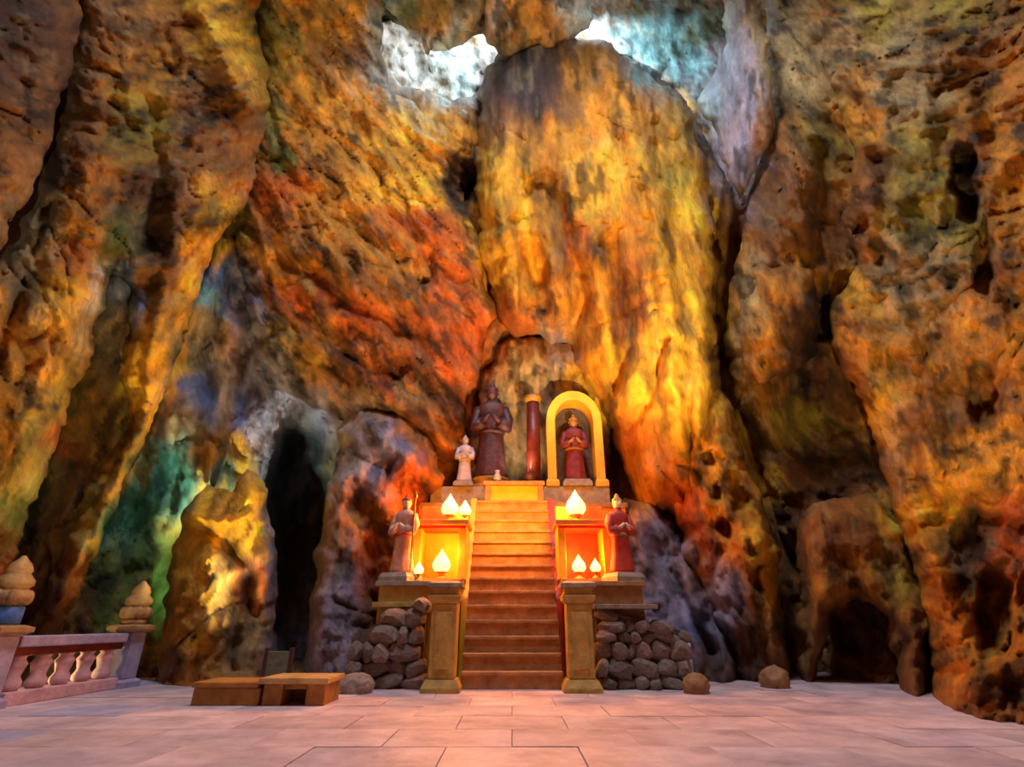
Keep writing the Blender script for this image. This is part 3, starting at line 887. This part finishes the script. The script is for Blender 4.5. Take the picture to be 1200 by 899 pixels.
# lamps
def lamp(loc, rad, power, label, group='glowing lamps on the altars'):
    r = empty('flame_lamp', loc)
    tag(r, label, 'lamp', group)
    lathe('lamp_base', M['brass'], r, [(rad * .8, 0), (rad * .8, .03), (rad * .35, .06), (rad * .3, .10), (rad * .5, .13)], 16)
    pr = [(rad * a, .12 + rad * b) for a, b in ((.34, 0), (.72, .18), (.96, .55), (1.0, .85), (.86, 1.25), (.62, 1.62), (.38, 1.95), (.16, 2.3), (.03, 2.55))]
    lathe('glass', M['globe'], r, pr, 18)
    lathe('lamp_rim', M['brass'], r, [(rad * .5, .115), (rad * .62, .13), (rad * .62, .15), (rad * .5, .16)], 16)
    d = bpy.data.lights.new('lamp_light', 'POINT')
    d.color = (1.0, .31, .035)
    d.energy = power
    d.shadow_soft_size = rad
    o = bpy.data.objects.new('lamp_light', d)
    COL.objects.link(o)
    o.parent = r
    o.location = (-math.copysign(rad * 1.1, loc[0]), -rad * 1.1, .2 + rad * 1.4)


lamp((-1.22, 10.5, 2.72), .17, 260, 'bright lamp on the yellow altar shelf, nearer the pink-robed guardian')
lamp((-.92, 10.5, 2.72), .12, 150, 'smaller lamp on the yellow altar shelf, nearer the stairs')
lamp((1.25, 10.5, 2.72), .20, 330, 'largest bright lamp on the shelf of the red-backed altar')
lamp((-1.32, 10.45, 1.67), .17, 60, 'lamp glowing inside the niche of the yellow altar')
lamp((1.25, 10.45, 1.67), .13, 50, 'taller lamp inside the niche of the red-backed altar')
lamp((1.55, 10.38, 1.67), .10, 25, 'small lamp inside the red-backed altar niche, beside the red-robed guardian')
lamp((-1.66, 9.98, 1.6), .09, 20, 'small lamp on the mossy terrace at the pink-robed guardian')


# statues
def statue(name, loc, h, label, robe, skin, hat, rz=0.0, staff=False, lotus=False, group=None):
    """a robed standing figure in painted stone: robe, sleeves, hands, head, headdress, pedestal"""
    r = empty(name, loc, rz)
    tag(r, label, 'statue', group)
    p = .10 * h
    if lotus:
        lathe('pedestal', M['gold'], r, [(.20 * h, 0), (.20 * h, .03 * h), (.15 * h, .05 * h), (.19 * h, .08 * h), (.17 * h, p)], 20)
    else:
        lathe('pedestal', M['grey'], r, [(.19 * h, 0), (.19 * h, .05 * h), (.16 * h, p)], square=True)
    b = h - p
    bm = bmesh.new()
    prof = [(.150, 0), (.150, .04), (.128, .20), (.115, .38), (.108, .50), (.112, .60), (.128, .70), (.132, .76), (.105, .80), (.05, .83), (.043, .86)]
    seg = 28
    rings = []
    for q, z in prof:
        ring = []
        for k in range(seg):
            a = 2 * math.pi * k / seg
            fold = 1 + .06 * math.sin(a * 9) * max(0, 1 - z / .55)
            ring.append(bm.verts.new((q * b * 1.12 * fold * math.cos(a), q * b * .78 * fold * math.sin(a), p + z * b)))
        rings.append(ring)
    for a, c in zip(rings[:-1], rings[1:]):
        for k in range(seg):
            bm.faces.new((a[k], a[(k + 1) % seg], c[(k + 1) % seg], c[k]))
    bm.faces.new(rings[0][::-1])
    bm.faces.new(rings[-1])
    from_bm('robe', bm, robe, r, smooth_=True)
    for s in (-1, 1):
        bm = bmesh.new()
        bm_tube(bm, [(s * .13 * b, 0, p + .755 * b), (s * .175 * b, -.01 * b, p + .62 * b), (s * .165 * b, -.05 * b, p + .53 * b), (s * .09 * b, -.13 * b, p + .56 * b)],
                [.05 * b, .052 * b, .058 * b, .062 * b])
        from_bm('sleeve', bm, robe, r, smooth_=True)
        bm = bmesh.new()
        bm_tube(bm, [(s * .10 * b, -.13 * b, p + .56 * b), (s * .05 * b, -.16 * b, p + .585 * b), (s * .012 * b, -.165 * b, p + .63 * b)], [.024 * b, .026 * b, .014 * b], 8)
        from_bm('hand', bm, skin, r, smooth_=True)
    bm = bmesh.new()
    bm_lathe(bm, [(.034, .84), (.036, .86), (.05, .87), (.062, .895), (.066, .925), (.062, .955), (.045, .98), (.015, .992)], 20, b * .95, b * 1.05, (0, 0, p))
    for v in bm.verts:
        v.co.z = p + (v.co.z - p) * b
    bmesh.ops.create_cone(bm, cap_ends=True, segments=6, radius1=.016 * b, radius2=.004 * b, depth=.05 * b,
                          matrix=Matrix.Translation((0, -.068 * b, p + .922 * b)) @ Matrix.Rotation(.25, 4, 'X'))
    hd = from_bm('head', bm, skin, r, smooth_=True)
    for s in (-1, 1):
        bm = bmesh.new()
        bmesh.ops.create_icosphere(bm, subdivisions=1, radius=.016 * b)
        from_bm('ear', bm, skin, hd, loc=(s * .064 * b, 0, p + .92 * b))
        bm = bmesh.new()
        bmesh.ops.create_icosphere(bm, subdivisions=1, radius=.008 * b)
        from_bm('eye', bm, M['bronze'], hd, loc=(s * .024 * b, -.062 * b, p + .935 * b))
    lathe('headdress', hat, r, [(.066 * b, p + .950 * b), (.072 * b, p + .965 * b), (.06 * b, p + .985 * b), (.035 * b, p + 1.0 * b), (.03 * b, p + 1.03 * b), (.008 * b, p + 1.06 * b)], 16)
    bm = bmesh.new()
    bm_lathe(bm, [(.121, .47), (.124, .49), (.121, .51)], 24, 1.12 * b, .80 * b, (0, 0, 0))
    for v in bm.verts:
        v.co.z = p + v.co.z * b
    from_bm('sash', bm, hat, r, smooth_=True)
    if staff:
        bm = bmesh.new()
        bm_tube(bm, [(.2 * b, -.12 * b, p), (.2 * b, -.12 * b, p + .95 * b)], [.012 * b, .012 * b], 8)
        stf = from_bm('staff', bm, M['gold'], r)
        lathe('staff_head', M['gold'], stf, [(.012 * b, 0), (.03 * b, .03 * b), (.008 * b, .1 * b)], 8, loc=(.2 * b, -.12 * b, p + .95 * b))
    return r


statue('guardian_statue', (1.98, 10.05, 1.6), 1.5, 'pale-faced guardian statue in a red robe on the brown terrace', M['robe'], M['skin'], M['finial'], .35, group='guardian statues')
statue('guardian_statue', (-1.98, 10.05, 1.6), 1.5, 'pink-robed guardian statue with a staff on the mossy terrace', M['robe2'], M['skin'], M['redpaint'], -.35, True, group='guardian statues')
statue('bronze_statue', (-.55, 13.5, TOPZ + .55), 2.9, 'tall dark bronze standing statue in the rock niche above the altar table', M['bronze'], M['bronze'], M['bronze'], lotus=True)
statue('standing_statue', (-1.2, 13.1, TOPZ + .55), 1.3, 'small white marble standing statue beside the dark bronze one', M['white'], M['white'], M['white'])
statue('robed_statue', (1.62, 13.25, TOPZ + .55), 1.9, 'maroon-robed statue inside the yellow arched niche', M['maroon'], M['gold'], M['gold'])

# shrine dais, altar table, columns, arch
box('shrine_dais', M['grey'], None, -2.0, 2.4, 12.95, 14.2, TOPZ, TOPZ + .55, .03)
tag(bpy.data.objects['shrine_dais'], 'grey stone dais under the shrine statues', 'dais')
tb = empty('altar_table', (.05, 12.55, TOPZ))
tag(tb, 'yellowish stone altar table at the top of the stairs', 'table')
box('table_top', M['finial'], tb, -.72, .72, -.28, .28, .42, .52, .02)
box('table_front', M['yellow'], tb, -.6, .6, -.18, .2, .06, .42)
for sx in (-1, 1):
    for sy in (-1, 1):
        box('leg', M['step'], tb, sx * .62 - .06, sx * .62 + .06, sy * .2 - .06, sy * .2 + .06, 0, .42)
bw = empty('incense_bowl', (.42, 12.5, TOPZ + .52))
tag(bw, 'small dark incense bowl on the altar table', 'bowl')
lathe('bowl', M['bronze'], bw, [(.08, 0), (.05, .04), (.13, .10), (.16, .2), (.14, .22), (.13, .2)], 18)
for k in range(3):
    bm = bmesh.new()
    bm_tube(bm, [((k - 1) * .04, 0, .12), ((k - 1) * .06, .01, .42)], [.006, .006], 6)
    from_bm('incense_stick', bm, M['darkred'], bw)
bq = empty('flower_vase', (-.35, 12.5, TOPZ + .52))
tag(bq, 'pale vase on the altar table', 'vase')
lathe('vase', M['white'], bq, [(.07, 0), (.10, .08), (.08, .18), (.045, .24), (.07, .30)], 16)


def column(x, y, label):
    r = empty('shrine_column', (x, y, TOPZ + .55))
    tag(r, label, 'column', 'dark red columns of the shrine')
    lathe('column_base', M['grey'], r, [(.26, 0), (.26, .1), (.2, .16)], 20)
    lathe('shaft', M['darkred'], r, [(.17, .16), (.185, 1.2), (.17, 2.35)], 20)
    lathe('capital', M['gold'], r, [(.17, 2.35), (.24, 2.43), (.24, 2.52)], 20)


column(.56, 13.3, 'dark red lacquered column between the bronze statue and the yellow arch')

ar = empty('arched_niche', (1.62, 13.2, TOPZ + .55))
tag(ar, 'yellow plastered arched niche holding the maroon statue', 'niche')
bm = bmesh.new()
n = 14
inn, out = [], []
for k in range(n + 1):
    a = math.pi * k / n
    inn.append((.50 * math.cos(a), 1.75 + .6 * math.sin(a)))
    out.append((.72 * math.cos(a), 1.75 + .85 * math.sin(a)))
inn = [(.50, 0)] + inn + [(-.50, 0)]
out = [(.72, 0)] + out + [(-.72, 0)]
for (y0, y1) in ((-.15, .5),):
    fi = [bm.verts.new((x, y0, z)) for x, z in inn]
    fo = [bm.verts.new((x, y0, z)) for x, z in out]
    bi = [bm.verts.new((x, y1, z)) for x, z in inn]
    bo = [bm.verts.new((x, y1, z)) for x, z in out]
    for k in range(len(inn) - 1):
        bm.faces.new((fi[k], fi[k + 1], fo[k + 1], fo[k]))
        bm.faces.new((bi[k], bo[k], bo[k + 1], bi[k + 1]))
        bm.faces.new((fi[k], bi[k], bi[k + 1], fi[k + 1]))
        bm.faces.new((fo[k], fo[k + 1], bo[k + 1], bo[k]))
    for k in (0, -1):
        bm.faces.new((fi[k], fo[k], bo[k], bi[k]))
from_bm('arch', bm, M['yellow'], ar)
box('niche_back', M['mortar'], ar, -.6, .6, .42, .52, 0, 2.3)
for s in (-1, 1):
    lathe('pilaster_base', M['yellow'], ar, [(.16, 0), (.16, .12), (.13, .18)], square=True, loc=(s * .61, -.12, 0))

# ================================================================== BALUSTRADE
BX = -6.34


def bal_post(y, label, neck, nh=0.0):
    r = empty('balustrade_post', (BX, y, 0))
    tag(r, label, 'post', 'balustrade posts')
    lathe('plinth', M['lilac'], r, [(.23, 0), (.23, .08), (.18, .12)], square=True)
    box('shaft', M['lilac'], r, -.17, .17, -.17, .17, .12, .80, .02)
    lathe('cap', M['finial'], r, [(.19, .80), (.25, .84), (.25, .89), (.17, .92)], square=True)
    f = lathe('finial', M['finial'], r, [(.13, .92), (.14, 1.0), (.21, 1.04), (.23, 1.12), (.20, 1.17), (.15, 1.2), (.2, 1.24), (.2, 1.30), (.15, 1.36), (.13, 1.38), (.145, 1.42),
                                         (.11, 1.5), (.05, 1.56), (.02, 1.6)], 18, loc=(0, 0, nh))
    for k in range(8):
        bm = bmesh.new()
        bmesh.ops.create_icosphere(bm, subdivisions=2, radius=.07)
        for v in bm.verts:
            v.co.z *= 1.4
        a = math.pi / 4 * k
        from_bm('petal', bm, M['finial'], f, loc=(.17 * math.cos(a), .17 * math.sin(a), 1.1), smooth_=True)
    lathe('neck', neck, r, [(.17, .92), (.19, .94), (.19, .98 + nh), (.16, 1.0 + nh)], 16)


bal_post(9.75, 'lilac-grey balustrade post with a tan tiered finial, at the end near the stalagmite', M['finial'])
bal_post(7.22, 'balustrade post with a blue neck below its tan finial', M['bluep'], .14)
rl = empty('stone_balustrade', (BX, 7.46, 0))
tag(rl, 'low stone balustrade with a grey rail and pink balusters before the rock curtain', 'balustrade')
box('top_rail', M['lilac'], rl, -.14, .14, 0, 2.05, .66, .79, .02)
box('under_rail', M['darkred'], rl, -.09, .09, 0, 2.05, .56, .66, .01)
box('base_course', M['pink'], rl, -.16, .16, 0, 2.05, 0, .16, .02)
for k in range(5):
    y = .2 + k * .41
    bm = bmesh.new()
    pr = [(.11, .16), (.15, .2), (.15, .25), (.10, .32), (.13, .42), (.15, .46), (.10, .52), (.13, .56)]
    bm_lathe(bm, pr, 16, .7, 1.0)
    from_bm('baluster', bm, M['pink'], rl, loc=(0, y, 0), smooth_=True)
rl2 = empty('stone_balustrade', (BX, 4.2, 0))
tag(rl2, 'stone balustrade run continuing past the blue-necked post', 'balustrade')
box('top_rail', M['lilac'], rl2, -.14, .14, 0, 2.77, .66, .79, .02)
box('base_course', M['pink'], rl2, -.16, .16, 0, 2.77, 0, .16, .02)

# ================================================================== BENCH, PANEL, POST, BOULDERS
be = empty('low_bench', (-3.17, 7.7, 0))
tag(be, 'low brown stone bench with a pale top slab on the paving', 'bench')
box('top_slab', M['woodtop'], be, -.02, .86, -.08, .66, .24, .31, .015)
box('leg', M['wood'], be, .04, .28, -.02, .6, 0, .24)
box('leg', M['wood'], be, .58, .82, -.02, .6, 0, .24)
box('apron', M['wood'], be, .26, .6, .06, .5, .17, .24)
box('back_board', M['wood'], be, .26, .6, .42, .5, 0, .17)
box('solid_block', M['wood'], be, -.84, .0, -.03, .62, 0, .2, .02)
box('block_slab', M['wood'], be, -.86, -.02, -.06, .64, .2, .26, .015)
pn = empty('small_panel', (-3.55, 9.05, 0))
tag(pn, 'small grey-green panel standing behind the low bench at the dark crevice', 'panel')
box('board', M['panel'], pn, -.2, .18, -.02, .02, .12, .55)
for s in (-.18, .2):
    box('leg', M['bronze'], pn, s - .03, s + .03, -.03, .03, 0, .6)
po = empty('metal_post', (3.02, 10.1, 0))
tag(po, 'thin pale metal post beside the rubble wall', 'post')
lathe('pole', M['metal'], po, [(.028, .02), (.028, .68)], 12)
lathe('base_plate', M['metal'], po, [(.07, 0), (.07, .02), (.03, .03)], 14)
lathe('cap', M['metal'], po, [(.034, .68), (.034, .71), (.012, .73)], 12)


def boulder(x, y, s, label, mat, seed):
    bm = bmesh.new()
    bmesh.ops.create_icosphere(bm, subdivisions=4, radius=1)
    P = np.array([v.co[:] for v in bm.verts])
    k = 1 + .2 * fbm(P * 1.1 + seed * 3, 4, seed) + .1 * fbm(P * 3 + seed, 3, seed, ridged=True)
    for v, q in zip(bm.verts, k):
        v.co *= q
    for v in bm.verts:
        v.co = Vector((v.co.x * s[0], v.co.y * s[1], max(v.co.z, -.6) * s[2] + .55 * s[2]))
    o = from_bm('boulder', bm, mat, None, (x, y, 0), (0, 0, seed), True)
    tag(o, label, 'boulder', 'loose rocks on the floor edge')


boulder(2.72, 9.0, (.22, .2, .17), 'small reddish boulder at the foot of the grey rubble wall', M['step'], 1)
boulder(4.2, 9.7, (.24, .22, .19), 'reddish-brown boulder below the honeycombed rock', M['step'], 2)
boulder(-2.3, 9.0, (.26, .22, .17), 'rounded brown-grey boulder at the foot of the brown rubble wall', M['rubble'], 3)
